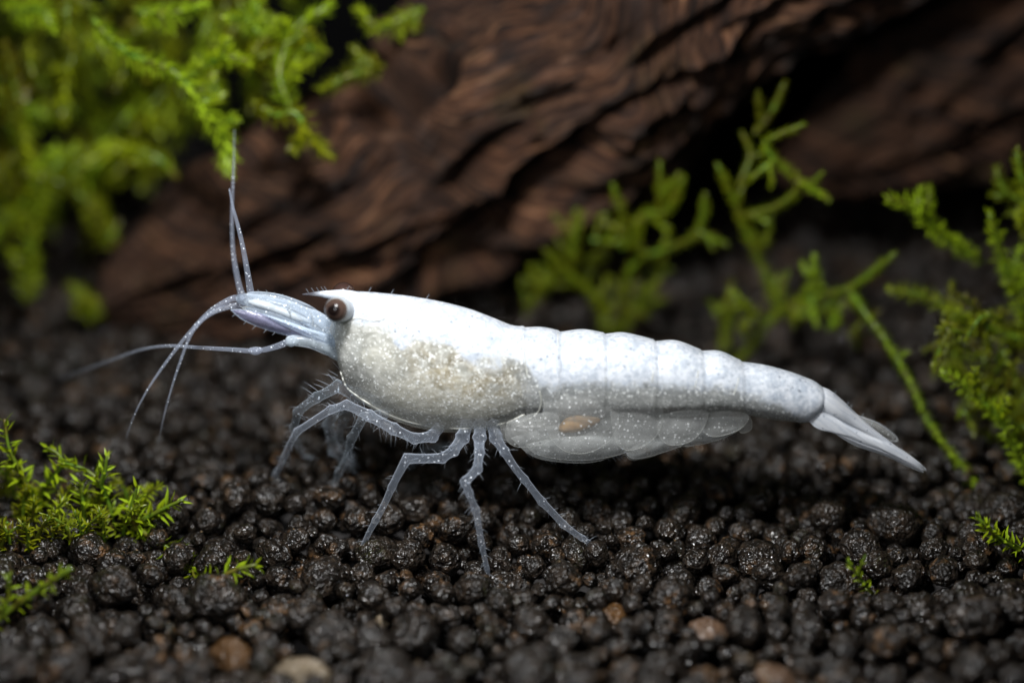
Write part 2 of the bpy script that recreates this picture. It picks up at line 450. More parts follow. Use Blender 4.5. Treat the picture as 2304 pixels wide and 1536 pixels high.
# the 300 largest in view are parts of their own, the rest is one mass
score = []
for i, (x, y, z, r) in enumerate(placed):
    px, py, dep = pix((x, y, z))
    top = z - ground_h(x, y)
    vis = (0 < px < 2304 and 800 < py < 1536 and top > -.47)
    score.append((r / dep * (1 if vis else 0), i))
score.sort(reverse=True)
single = {i for s, i in score[:300] if s > 0}
vm = []
for k in range(NV):
    me = bpy.data.meshes.new("soil_pellet")
    me.from_pydata([tuple(v) for v in LUMP_HI[k]], [], F4.tolist())
    me.polygons.foreach_set("use_smooth", [True] * len(me.polygons)); me.materials.append(M_PEL); vm.append(me)
AV, AF, off = [], [], 0
for i, (x, y, z, r) in enumerate(placed):
    k = RP.randrange(NV); eu = (RP.uniform(-.5, .5), RP.uniform(-.5, .5), RP.uniform(0, 6.28))
    if i in single:
        o = bpy.data.objects.new("soil_pellet", vm[k]); COL.objects.link(o); o.parent = soil
        o.location = (x, y, z); o.rotation_euler = eu; o.scale = (r, r, r)
    else:
        px, py, dep = pix((x, y, z))
        sharp = abs(dep - DIST) < 2.6
        src, fc = (LUMP_LO[k], F3)
        from mathutils import Euler
        Rm = np.array(Euler(eu).to_matrix())
        AV.append(src @ Rm.T * r + np.array([x, y, z])); AF.append(fc + off); off += len(src)
AV = np.concatenate(AV); AF = np.concatenate(AF)
me = bpy.data.meshes.new("soil_pellet_mass")
me.vertices.add(len(AV)); me.vertices.foreach_set("co", AV.ravel())
me.loops.add(AF.size); me.loops.foreach_set("vertex_index", AF.ravel())
me.polygons.add(len(AF)); me.polygons.foreach_set("loop_start", np.arange(0, AF.size, 3)); me.polygons.foreach_set("loop_total", np.full(len(AF), 3))
me.polygons.foreach_set("use_smooth", np.ones(len(AF), bool)); me.update(calc_edges=True); me.materials.append(M_PEL)
o = bpy.data.objects.new("soil_pellet_mass", me); COL.objects.link(o); o.parent = soil; tag(o, kind="stuff")
M_FLECK = mat_plain("tan_fleck", (.16, .11, .06), .6)
fv, ff = [], []
for i in range(900):
    x, y, z, r = placed[RP.randrange(len(placed))]
    if z - ground_h(x, y) < -.45: continue
    a, b = RP.uniform(0, 6.28), RP.uniform(0, .9); q = RP.uniform(.014, .04)
    d = Vector((math.sin(b) * math.cos(a), math.sin(b) * math.sin(a), math.cos(b)))
    c = Vector((x, y, z)) + d * r * .98; e = len(fv)
    for g in ((1, 0, 0), (-.4, .8, .1), (-.5, -.7, 0), (0, 0, .6), (.1, .1, -.6)): fv.append(c + Vector(g) * q * RP.uniform(.6, 1.4))
    ff += [(e, e + 1, e + 3), (e + 1, e + 2, e + 3), (e + 2, e, e + 3), (e + 1, e, e + 4), (e + 2, e + 1, e + 4), (e, e + 2, e + 4)]
o = mesh_obj("debris", fv, ff, M_FLECK, None, False); o.parent = soil; tag(o, kind="stuff")
for n, (x, y, z, r, m, lab) in enumerate(peb_at):
    V = lump(V4, 60 + n, .14 if m is not M_PALE else .3) * np.array([1.15, .95, .85]) * r
    o = mesh_obj("pebble", V, F4.tolist(), m); o.location = (x, y, z); o.rotation_euler = (.1, .15, n * 1.1)
    tag(o, lab, "pebble")

# ------------------------------------------------------------------ driftwood
def driftwood(name, rows, Y0, Y1, depth, gouges, label, nu=330, nv=150, A0=(250, 690), ang=31.0, amp=1.0, seed=0.0):
    ca, sa = math.cos(math.radians(ang)), math.sin(math.radians(ang))
    S = spline([(a, u, l) for a, u, l in rows], 24)
    aa = np.array([s[0] for s in S]); uu = np.array([s[1] for s in S]); ll = np.array([s[2] for s in S])
    verts, faces, grain = [], [], []
    al = np.linspace(aa[0], aa[-1], nu)
    for i, a in enumerate(al):
        u = np.interp(a, aa, uu); l = np.interp(a, aa, ll)
        f = (a - aa[0]) / (aa[-1] - aa[0]); Yc = Y0 + (Y1 - Y0) * f
        def P(q): return at(A0[0] + a * ca - q * sa, A0[1] - a * sa - q * ca, Yc)
        top, bot = P(u), P(l); c = (top + bot) / 2; n = (top - bot) / 2; half = n.length
        if half < 1e-4: half = 1e-4
        nd = n / half
        # cap both ends to a rounded stump
        b = Vector((-.25, 1, 0)).normalized(); b = (b - nd * b.dot(nd)).normalized()
        for k in range(nv):
            ph = 2 * math.pi * k / nv
            x, y = math.cos(ph), math.sin(ph)
            g = Vector((a / 100 * .16 + seed, x * 2.3, y * 2.3 + seed))
            g2 = Vector((a / 100 * .32, x * 6.5, y * 6.5 + seed)); g3 = Vector((a / 100 * .8, x * 15, y * 15))
            d = .20 * mnoise.noise(g) + .17 * mnoise.noise(g2) + .10 * mnoise.noise(g3) + .06 * mnoise.noise(g3 * 2.1)
            r1 = abs(mnoise.noise(Vector((a / 100 * .12, x * 3.1 + 4, y * 3.1 + seed))))
            d -= .24 * max(0, .13 - r1) / .13            # long splits
            p = c + nd * (half * x) + b * (half * depth * y)
            d += .10 * mnoise.noise(p * .9) + .05 * mnoise.noise(p * 2.3)
            if y < .35:
                ppx, ppy, _ = pix(p)
                for gx_, gy_, ra, rb, dp in gouges:
                    du = (ppx - gx_) * ca - (ppy - gy_) * sa; dv = (ppx - gx_) * sa + (ppy - gy_) * ca
                    e = (du / ra) ** 2 + (dv / rb) ** 2
                    if e < 4: d -= dp * math.exp(-e * e * e)
            dirv = (nd * x + b * (y)).normalized()
            verts.append(p + dirv * (d * amp * min(2.6, half)))
            grain.append((a / 100, half * ph, seed))
    for i in range(nu - 1):
        for k in range(nv):
            k2 = (k + 1) % nv
            faces.append((i * nv + k, (i + 1) * nv + k, (i + 1) * nv + k2, i * nv + k2))
    for i, e in ((0, 0), (nu - 1, 1)):
        cc = Vector((0, 0, 0))
        for k in range(nv): cc += verts[i * nv + k]
        ci = len(verts); verts.append(cc / nv); grain.append(grain[i * nv])
        for k in range(nv):
            k2 = (k + 1) % nv
            faces.append((ci, i * nv + k, i * nv + k2) if e == 0 else (ci, i * nv + k2, i * nv + k))
    base = Vector(verts[0]); base.z = ground_h(base.x, base.y)
    o = mesh_obj(name, [v - base for v in verts], faces, M_WOOD); o.location = base
    at_ = o.data.attributes.new("grain", 'FLOAT_VECTOR', 'POINT')
    at_.data.foreach_set("vector", np.array(grain, dtype=np.float32).ravel())
    return tag(o, label, "driftwood")
LOG_ROWS = [(-25, 8, -14), (0, 50, -62), (60, 95, -125), (160, 118, -190), (260, 140, -235), (420, 172, -285), (560, 180, -315), (700, 140, -335),
            (770, 135, -350), (850, 195, -362), (950, 212, -368), (1100, 200, -385), (1215, 205, -392), (1300, 208, -368), (1410, 212, -322), (1575, 220, -290), (1840, 230, -325), (2000, 230, -330)]
GOUGE = [(915, 205, 125, 52, .95), (1020, 80, 24, 20, .7), (1260, 400, 140, 55, .75), (1130, 330, 90, 22, .4), (1400, 260, 120, 20, .4), (560, 520, 120, 24, .35), (1050, 560, 160, 30, .4), (1560, 170, 90, 26, .34), (1130, 470, 150, 26, .2), (640, 600, 120, 28, .2),
         (1330, 130, 90, 18, .16), (420, 560, 110, 22, .16), (760, 430, 130, 22, .18), (1500, 300, 110, 26, .26)]
driftwood("driftwood_log", LOG_ROWS, 9.0, 10.5, .85, GOUGE, "large dark brown driftwood log rising diagonally behind the shrimp's head and back")
LOG2 = [(-30, 6, -8), (10, 45, -60), (90, 75, -125), (200, 98, -170), (255, 100, -190), (275, 150, -200), (330, 165, -215), (420, 190, -235), (560, 220, -250), (800, 230, -260)]
driftwood("driftwood_branch", LOG2, 11.5, 13.5, .8, [(2120, 180, 90, 25, .25), (2250, 120, 90, 20, .2), (1980, 330, 120, 25, .2)],
          "smaller shaded driftwood branch behind the mossy shoots, above the tail", nu=170, nv=90, A0=(1770, 385), ang=33.0, seed=5.0)

# ------------------------------------------------------------------ moss
def leaf_geo(L, W):
    return [(0, 0, 0), (.36 * L, W * .5, .05 * L), (.36 * L, 0, 0), (.36 * L, -W * .5, .05 * L),
            (.72 * L, W * .30, .10 * L), (.72 * L, 0, .06 * L), (.72 * L, -W * .30, .10 * L), (L, 0, .20 * L)]
LEAF_F = [(0, 2, 1), (0, 3, 2), (1, 2, 5, 4), (2, 3, 6, 5), (4, 5, 7), (5, 6, 7)]
LEAF_ME = []
for k in range(3):
    me = bpy.data.meshes.new("leaf"); me.from_pydata(leaf_geo(1, (.30, .36, .26)[k]), [], LEAF_F)
    me.polygons.foreach_set("use_smooth", [True] * 6); me.materials.append(M_LEAFB); LEAF_ME.append(me)
RM = random.Random(99)
def frond(thing, pts, r=.07, leaf=.26, step=.075, mat=None, single=False, ang=52, taper=.55, per=2, wid=.28, twigs=0):
    """pts: (px, py, Y); one stem with its leaves, a part of the moss thing"""
    mat = mat or M_LEAF
    C3 = [tuple(at(*p)) for p in pts]
    C = [Vector(c) for c in spline(C3, 10)]
    # resample evenly
    seglen = [0.0]
    for a, b in zip(C, C[1:]): seglen.append(seglen[-1] + (b - a).length)
    tot = seglen[-1]
    arr = np.array([c[:] for c in C])
    def pos(s): return Vector([np.interp(s, seglen, arr[:, i]) for i in range(3)])
    n = max(6, int(tot / .18)); D = [pos(tot * i / n) for i in range(n + 1)]
    D = [d + Vector((mnoise.noise(d * .9), mnoise.noise(d * .9 + Vector((9, 0, 0))), mnoise.noise(d * .9 + Vector((0, 7, 0))))) * .07 for d in D]
    Rr = [r * (1 - taper * i / n) for i in range(n + 1)]
    v, f = tube([d - thing.location for d in D], Rr, 6)
    st = mesh_obj("stem", v, f, M_STEM, None); st.parent = thing
    T, N, B = frames(D)
    LV, LF = [], []
    s = .05; ph = RM.random() * 6.28; cnt = 0
    while s < tot + .02:
        i = min(n, int(s / tot * n)); c = pos(min(s, tot)) - thing.location; near_tip = max(0, 1 - (tot - s) / .5)
        c = D[i] + (D[min(n, i + 1)] - D[i]) * (s / tot * n - i if i < n else 0) - thing.location
        for q in range(per):
            ph += 2.4 + RM.uniform(-.3, .3)
            rad = N[i] * math.cos(ph) + B[i] * math.sin(ph)
            a = math.radians(ang * (1 - .5 * near_tip) + RM.uniform(-22, 22))
            d = (T[i] * math.cos(a) + rad * math.sin(a)).normalized()
            L = leaf * RM.uniform(.75, 1.2) * (1 - .35 * near_tip)
            side = d.cross(rad); side = side.normalized() if side.length > 1e-6 else B[i]
            up = side.cross(d).normalized()
            up = -up if up.dot(rad) < 0 else up
            base = c + rad * Rr[i] * .6
            M = Matrix((d, side, up)).transposed()
            if single:
                o = bpy.data.objects.new("leaf", LEAF_ME[RM.randrange(3)]); COL.objects.link(o); o.parent = st
                o.matrix_local = Matrix.Translation(base) @ M.to_4x4() @ Matrix.Diagonal((L, L, L, 1))
                cnt += 1
            else:
                k = len(LV)
                for g in leaf_geo(L, wid * L): LV.append(base + M @ Vector(g))
                LF += [tuple(k + j for j in fc) for fc in LEAF_F]
        s += step * RM.uniform(.8, 1.2)
    if not single:
        lo = mesh_obj("leaves", LV, LF, mat, None); lo.parent = st; tag(lo, kind="stuff")
    for q in range(twigs):
        i = RM.randrange(1, max(2, len(pts) - 1)); a, b = pts[i - 1], pts[i]; t = RM.random()
        x, y, Y = [a[k] + (b[k] - a[k]) * t for k in range(3)]
        dx, dy = b[0] - a[0], b[1] - a[1]; L = math.hypot(dx, dy) + 1e-6; sg = RM.choice((-1, 1)); l = RM.uniform(28, 62)
        ux, uy = dx / L * .6 - sg * dy / L * .8, dy / L * .6 + sg * dx / L * .8
        frond(thing, [(x, y, Y), (x + ux * l * .5 + RM.uniform(-6, 6), y + uy * l * .5, Y - .1), (x + ux * l, y + uy * l - 8, Y + RM.uniform(-.4, .3))], r * .7, leaf * .85, step, mat, single, ang, taper, per, wid)
    return cnt
def moss(px, py, Y, label, cat="moss"):
    p = at(px, py, Y); p.z = min(p.z, 99)
    o = empty("moss_clump", p); tag(o, label, cat, None); return o

# moss in front, low at one side of the picture
YF = lambda px, py: on_ground(px, py).y
m1 = moss(190, 1200, YF(190, 1200), "bright green leafy moss clump rooted in the pellets in front of the feelers")
y0 = YF(80, 1160)
k1 = dict(r=.075, leaf=.40, step=.125, mat=M_LEAFB, single=True, ang=58, per=2)
n_l = 0
for pts in [[(74, 1150, y0), (66, 1105, y0), (46, 1058, y0 - .1), (20, 1005, y0 - .1), (14, 945, y0)],
            [(86, 1150, y0), (98, 1105, y0), (123, 1065, y0 - .1), (142, 1040, y0 - .1), (128, 1018, y0), (104, 1004, y0)],
            [(255, 1190, y0 - .4), (250, 1140, y0 - .5), (222, 1080, y0 - .5), (190, 1055, y0 - .3), (146, 1042, y0 - .2)],
            [(225, 1090, y0 - .5), (238, 1060, y0 - .5), (244, 1026, y0 - .5)],
            [(190, 1205, y0 - .5), (188, 1150, y0 - .5), (178, 1085, y0 - .5)],
            [(290, 1215, y0 - .8), (315, 1180, y0 - .9), (368, 1145, y0 - 1.0), (410, 1126, y0 - 1.0)],
            [(305, 1185, y0 - .9), (297, 1140, y0 - .9), (309, 1095, y0 - .9)],
            [(300, 1190, y0 - .9), (350, 1215, y0 - 1.2), (392, 1240, y0 - 1.4), (430, 1288, y0 - 1.9)],
            [(380, 1235, y0 - 1.4), (425, 1275, y0 - 1.9), (452, 1310, y0 - 2.5)], [(0, 1172, y0), (70, 1186, y0 - .2), (118, 1204, y0 - .4)]]:
    n_l += frond(m1, pts, **k1)
for i in range(34):
    px, py = RM.uniform(-30, 340), RM.uniform(1130, 1240)
    y = YF(px, py); a = RM.uniform(-60, 60); L = RM.uniform(40, 85)
    frond(m1, [(px, py, y), (px + a * .3, py - L * .6, y - .1), (px + a, py - L, y - .25)], r=.055, leaf=.25, step=.065, mat=R.choice([M_LEAFD, M_LEAF, M_LEAF]))
yy = YF(457, 1325)
m2 = moss(457, 1325, yy, "short green moss sprig lying on pellets below the leafy clump")
frond(m2, [(452, 1318, yy), (508, 1290, yy - .1), (545, 1276, yy - .1), (578, 1268, yy - .1)], **k1)
yy = YF(0, 1390)
m3 = moss(0, 1390, yy, "blurred pale green moss stem slanting up from the lower corner")
frond(m3, [(-40, 1415, yy), (0, 1384, yy), (70, 1340, yy), (115, 1308, yy), (160, 1277, yy)], r=.10, leaf=.30, step=.16, mat=M_LEAF, single=True, per=2, taper=.4)
frond(m3, [(10, 1378, yy), (22, 1330, yy), (18, 1290, yy)], r=.06, leaf=.26, step=.14, single=True)
yy = YF(1960, 1335)
m4 = moss(1965, 1335, yy, "tiny green moss sprig with brown stem standing alone on black pellets")
frond(m4, [(1972, 1340, yy), (1945, 1310, yy - .1), (1925, 1288, yy - .15), (1908, 1256, yy - .2)], r=.045, leaf=.17, step=.11, single=True)
frond(m4, [(1928, 1292, yy - .15), (1936, 1268, yy - .2), (1948, 1245, yy - .2)], r=.035, leaf=.14, step=.10, single=True)
yy = YF(2290, 1255)
m5 = moss(2290, 1255, yy, "vivid green pointed moss tip resting on pellets at the picture's edge")
frond(m5, [(2360, 1268, yy), (2310, 1243, yy - .1), (2250, 1210, yy - .2), (2218, 1180, yy - .3), (2195, 1160, yy - .3)], r=.09, leaf=.30, step=.07, mat=M_LEAFB, single=True, ang=48, per=2)

# moss shoots behind the abdomen and tail
kb = dict(r=.055, leaf=.185, step=.05, ang=46, per=3, taper=.3, twigs=1)
m6 = moss(1390, 745, 7.6, "dim olive moss shoots under the log, directly behind the shrimp's back")
Y6 = 7.2
for pts in [[(1390, 760, 7.8), (1331, 662, 7.4), (1274, 613, 7.2), (1228, 563, 7.0)], [(1392, 755, 7.8), (1447, 671, 7.4), (1484, 629, 7.2)],
            [(1405, 700, 7.6), (1418, 613, 7.2), (1447, 576, 7.0), (1414, 530, 6.8), (1389, 448, 6.5), (1377, 415, 6.4)],
            [(1447, 580, 7.0), (1505, 560, 6.8), (1554, 535, 6.6), (1583, 497, 6.4), (1583, 440, 6.2)], [(1572, 518, 6.5), (1600, 530, 6.4), (1635, 548, 6.4)],
            [(1430, 560, 7), (1445, 485, 6.8), (1505, 473, 6.5), (1538, 400, 6.3)], [(1500, 470, 6.6), (1490, 430, 6.5), (1484, 365, 6.5)],
            [(1294, 600, 7.2), (1290, 539, 7.0), (1315, 478, 6.8)], [(1400, 560, 7.0), (1450, 490, 6.8), (1500, 520, 6.8), (1490, 560, 6.8)],
            [(1280, 640, 7.4), (1220, 640, 7.4), (1175, 625, 7.4)], [(1330, 540, 7), (1380, 545, 7), (1410, 535, 7)], [(1370, 480, 6.8), (1345, 488, 6.8), (1400, 520, 6.9)]]:
    frond(m6, pts, mat=R.choice([M_LEAF, M_LEAFD]), **kb)
for i in range(9):
    px, py = RM.uniform(1170, 1560), RM.uniform(540, 750); Y = RM.uniform(6.8, 8.2); a = RM.uniform(-60, 60)
    frond(m6, [(px, py, Y), (px + a * .4, py - 30, Y), (px + a, py - RM.uniform(40, 95), Y - .3)], r=.045, leaf=.22, step=.06, mat=RM.choice([M_LEAFD, M_LEAFD, M_LEAF]), per=2, twigs=1)
m7 = moss(1690, 780, 8.0, "branching green moss shoots standing behind the shrimp's abdomen and tail")
for pts, m in [([(1744, 690, 6.6), (1723, 621, 6.4), (1703, 580, 6.4), (1674, 510, 6.3), (1649, 448, 6.3), (1616, 370, 6.3)], M_LEAF),
            ([(1674, 490, 6.3), (1748, 460, 6.0), (1793, 415, 5.8), (1740, 357, 5.8), (1727, 320, 5.8), (1812, 281, 5.6)], M_LEAFB),
            ([(1785, 405, 5.8), (1825, 425, 5.7), (1862, 450, 5.6)], M_LEAFB), ([(1742, 360, 5.8), (1712, 385, 5.8), (1690, 405, 5.8)], M_LEAF),
            ([(1708, 570, 6.3), (1727, 530, 6.3), (1735, 490, 6.3)], M_LEAF),
            ([(1640, 830, 6.6), (1686, 774, 6.5), (1727, 724, 6.2), (1768, 690, 5.8), (1830, 668, 5.4), (1913, 646, 5.0), (1960, 610, 4.8), (2012, 570, 4.6)], M_LEAFB),
            ([(1843, 668, 5.4), (1838, 620, 5.2), (1835, 572, 5.1)], M_LEAFB), ([(1826, 670, 5.4), (1830, 700, 5.3), (1840, 730, 5.2)], M_LEAFB),
            ([(1632, 790, 7.0), (1641, 712, 6.6), (1670, 676, 6.5)], M_LEAF), ([(1760, 690, 6), (1740, 650, 6.1), (1755, 620, 6.2)], M_LEAFB),
            ([(1910, 650, 5.0), (1945, 700, 4.4), (1990, 762, 3.8), (2050, 862, 3.0), (2092, 950, 2.4), (2130, 1010, 2.0), (2180, 1070, 1.7), (2222, 1118, 1.5)], M_LEAFB),
            ([(1780, 690, 5.8), (1800, 710, 5.7), (1850, 700, 5.4), (1890, 660, 5.2)], M_LEAF), ([(1660, 420, 6.4), (1690, 350, 6.6), (1670, 300, 6.8)], M_LEAFD),
            ([(1700, 300, 6.8), (1735, 260, 7), (1765, 190, 7)], M_LEAFD), ([(1640, 700, 6.6), (1630, 690, 6.5), (1612, 705, 6.5)], M_LEAF)]:
    frond(m7, pts, mat=m, **kb)
for i in range(16):
    px, py = RM.uniform(1620, 1960), RM.uniform(640, 790); Y = RM.uniform(4.9, 6.8); a = RM.uniform(-55, 55)
    if py < 690 - abs(px - 1790) * .1: continue
    frond(m7, [(px, py, Y), (px + a * .4, py - 18, Y), (px + a, py - RM.uniform(15, 60), Y - .3)], r=.045, leaf=.22, step=.06, mat=RM.choice([M_LEAFD, M_LEAF, M_LEAFB]), per=2)
m8 = moss(2300, 1010, 2.6, "dense green moss clump growing at the picture's edge beyond the tail tip")
for pts, m in [([(2210, 590, 5.2), (2120, 530, 5.0), (2060, 470, 4.8), (1992, 446, 4.7)], M_LEAFB), ([(2320, 740, 4.2), (2285, 650, 4.2), (2250, 560, 4.3), (2222, 478, 4.4)], M_LEAFB),
            ([(2330, 770, 3.6), (2230, 740, 3.8), (2150, 705, 4.0), (2080, 664, 4.2), (2000, 645, 4.3)], M_LEAF), ([(2330, 600, 4.6), (2310, 450, 4.8), (2288, 345, 5.0)], M_LEAF),
            ([(2330, 1090, 1.4), (2290, 1010, 1.5), (2240, 930, 1.6), (2190, 888, 1.7), (2128, 838, 1.8)], M_LEAFB),
            ([(2290, 660, 4.3), (2310, 600, 4.3), (2330, 560, 4.3)], M_LEAFB), ([(2330, 470, 5.4), (2260, 420, 5.6), (2240, 380, 5.8)], M_LEAFD)]:
    frond(m8, pts, mat=m, r=.06, leaf=.28, step=.045, per=2, ang=52, taper=.3, twigs=2)
for i in range(85):
    px, py = RM.uniform(2150, 2360), RM.uniform(720, 1060)
    Y = RM.uniform(2.4, 4.6); a = RM.uniform(-90, 60); b = RM.uniform(-70, 60)
    frond(m8, [(px, py, Y), (px + a * .5, py + b * .3 - 25, Y - .1), (px + a, py + b, Y - .3)], r=.045, leaf=.23, step=.06, mat=RM.choice([M_LEAF, M_LEAFD, M_LEAFD]))

# the moss hanging over the end of the log
m9 = moss(330, 250, 8.5, "big blurred mass of bright green moss hanging over the log's upper side")
kt = dict(r=.09, leaf=.38, step=.06, ang=46, per=3, taper=.3, twigs=2)
for pts, m in [([(205, 40, 6.8), (290, 120, 6.3), (380, 155, 6.0), (430, 205, 5.9), (470, 262, 5.9), (505, 315, 5.9), (515, 385, 6.0)], M_LEAFB),
            ([(410, 190, 6.4), (470, 140, 6.3), (520, 128, 6.2), (560, 142, 6.2)], M_LEAFB),
            ([(570, 230, 6.2), (620, 260, 6.0), (665, 255, 5.9), (690, 300, 5.8), (745, 350, 5.8)], M_LEAF),
            ([(655, 250, 6.4), (630, 160, 6.8), (665, 60, 7.4), (740, 10, 7.6)], M_LEAFB), ([(600, 90, 7), (560, 40, 7), (590, -20, 7.2)], M_LEAFB),
            ([(400, 400, 7.6), (340, 350, 7.6), (270, 330, 7.8), (200, 360, 8)], M_LEAF), ([(60, 680, 8.0), (70, 520, 8.0), (95, 420, 8.0), (170, 330, 8.4)], M_LEAF),
            ([(240, 560, 8.4), (215, 480, 8.2), (150, 420, 8.2), (100, 390, 8.2)], M_LEAFD), ([(190, 720, 8.0), (205, 690, 8.0), (160, 640, 8.0)], M_LEAF),
            ([(20, 30, 8), (90, 20, 7.6), (120, 60, 7.4)], M_LEAFB), ([(20, 290, 8), (35, 200, 8), (15, 110, 8)], M_LEAFD), ([(300, 20, 7.2), (380, 30, 7.0), (460, 10, 7.0)], M_LEAFB),
            ([(740, 120, 7.4), (690, 110, 7.2), (660, 150, 7.0)], M_LEAF), ([(860, 150, 7.6), (780, 170, 7.2), (720, 200, 7.0)], M_LEAFD), ([(950, 20, 8.2), (860, 60, 7.8), (810, 20, 8.0)], M_LEAF),
            ([(0, 480, 8), (40, 470, 8), (90, 400, 8)], M_LEAF), ([(510, 150, 7), (600, 120, 7), (690, 70, 7.2)], M_LEAF)]:
    frond(m9, pts, mat=m, **kt)
for i in range(170):
    px, py = RM.uniform(-60, 720), RM.uniform(-60, 470)
    if py > 560 - px * .62: continue
    Y = RM.uniform(8.5, 15.5) if px < 420 else RM.uniform(8.5, 11.5)
    L = RM.uniform(90, 230); dx = RM.uniform(-.7, .7); up = RM.random() < .35
    pts = [(px, py, Y), (px + dx * L * .5, py + (-.3 if up else .35) * L, Y - .5), (px + dx * L, py + (-.2 if up else .95) * L, Y - .6)]
    if pts[2][1] > (680 if pts[2][0] < 190 else 630 - (pts[2][0] - 200) * .98): continue
    frond(m9, pts, mat=RM.choice([M_LEAF, M_LEAFB, M_LEAFD, M_LEAFD]), r=.07, leaf=.36, step=.08, per=3, ang=48, taper=.3, twigs=1)

# ------------------------------------------------------------------ the shrimp
def YC(px): return -0.10 * (px - 1152) / 100
shr = empty("shrimp", at(1075, 1240, -0.8))
tag(shr, "translucent white freshwater shrimp walking on black soil pellets", "shrimp")
SO = Vector(shr.location)
def part(name, verts, faces, mat, parent=None, smooth=True):
    o = mesh_obj(name, [Vector(v) - SO for v in verts], faces, mat, None, smooth); o.parent = parent or shr
    return o

ST = [  # px, top py, bottom py, half width
    (736, 752, 776, .08), (742, 738, 788, .22), (750, 716, 800, .36), (758, 700, 812, .46), (766, 678, 840, .56), (776, 664, 866, .64), (790, 657, 884, .70), (820, 656, 908, .78),
    (870, 660, 935, .88), (930, 667, 957, .97), (1000, 680, 968, 1.03), (1060, 696, 969, 1.04), (1110, 715, 963, 1.0), (1150, 731, 955, .96), (1178, 735, 948, .94),
    (1181, 737.5, 946, .904), (1220, 737, 942, .925), (1256, 744.5, 940, .935), (1260, 748, 938, .890), (1310, 742, 938, .915), (1357, 749, 938, .915), (1361, 752.5, 937, .873), (1400, 749, 937, .888), (1440, 757, 937, .87), (1470, 765, 936, .865),
    (1474, 769, 934, .822), (1520, 767, 933, .82), (1575, 786.5, 929, .785), (1579, 790.5, 928, .742), (1620, 791, 924, .72), (1666, 811, 924, .675), (1670, 815, 926, .643), (1720, 822, 938, .59), (1780, 838, 945, .52),
    (1815, 851, 948, .46), (1832, 858, 938, .42), (1846, 867, 922, .36), (1856, 875, 905, .24)]
stx = np.array([s[0] for s in ST], float)
xs = []
for a, b in zip(stx, stx[1:]):
    n = max(1, int((b - a) / 4.0)); xs += [a + (b - a) * i / n for i in range(n)]
xs.append(stx[-1])
# smooth everywhere except at the segment steps
JO = [1178, 1256, 1357, 1470, 1575, 1666]
def col_i(i):
    return np.array([s[i] for s in ST], float)
def smooth_interp(xq, vals):
    # cubic inside each segment
    out = []
    bounds = [stx[0]] + JO + [stx[-1]]
    for x in xq:
        i = int(np.searchsorted(stx, x, side='right') - 1); i = max(0, min(len(stx) - 2, i))
        x0, x1 = stx[i], stx[i + 1]; t = (x - x0) / (x1 - x0)
        def slope(j):
            if j <= 0 or j >= len(stx) - 1: return None
            if stx[j] in JO or stx[j - 1] in JO: return None
            return (vals[j + 1] - vals[j - 1]) / (stx[j + 1] - stx[j - 1])
        d = (vals[i + 1] - vals[i]) / (x1 - x0)
        m0 = slope(i); m1 = slope(i + 1); m0 = d if m0 is None else m0; m1 = d if m1 is None else m1
        h = x1 - x0
        out.append((2 * t ** 3 - 3 * t * t + 1) * vals[i] + (t ** 3 - 2 * t * t + t) * h * m0 + (-2 * t ** 3 + 3 * t * t) * vals[i + 1] + (t ** 3 - t * t) * h * m1)
    return out
TOP = smooth_interp(xs, col_i(1)); BOT = smooth_interp(xs, col_i(2)); HW = smooth_interp(xs, col_i(3))
NSEG = 88
wb_x = [700, 780, 830, 880, 930, 980, 1010, 1040, 1080, 1130, 1180, 1200, 1240, 1270, 1350, 1430, 1550, 1650, 1700, 1760, 1815, 1860]
wb_y = [705, 722, 732, 742, 752, 772, 792, 810, 832, 838, 838, 858, 878, 864, 862, 868, 870, 880, 895, 920, 950, 960]
bv, bf, pig = [], [], []
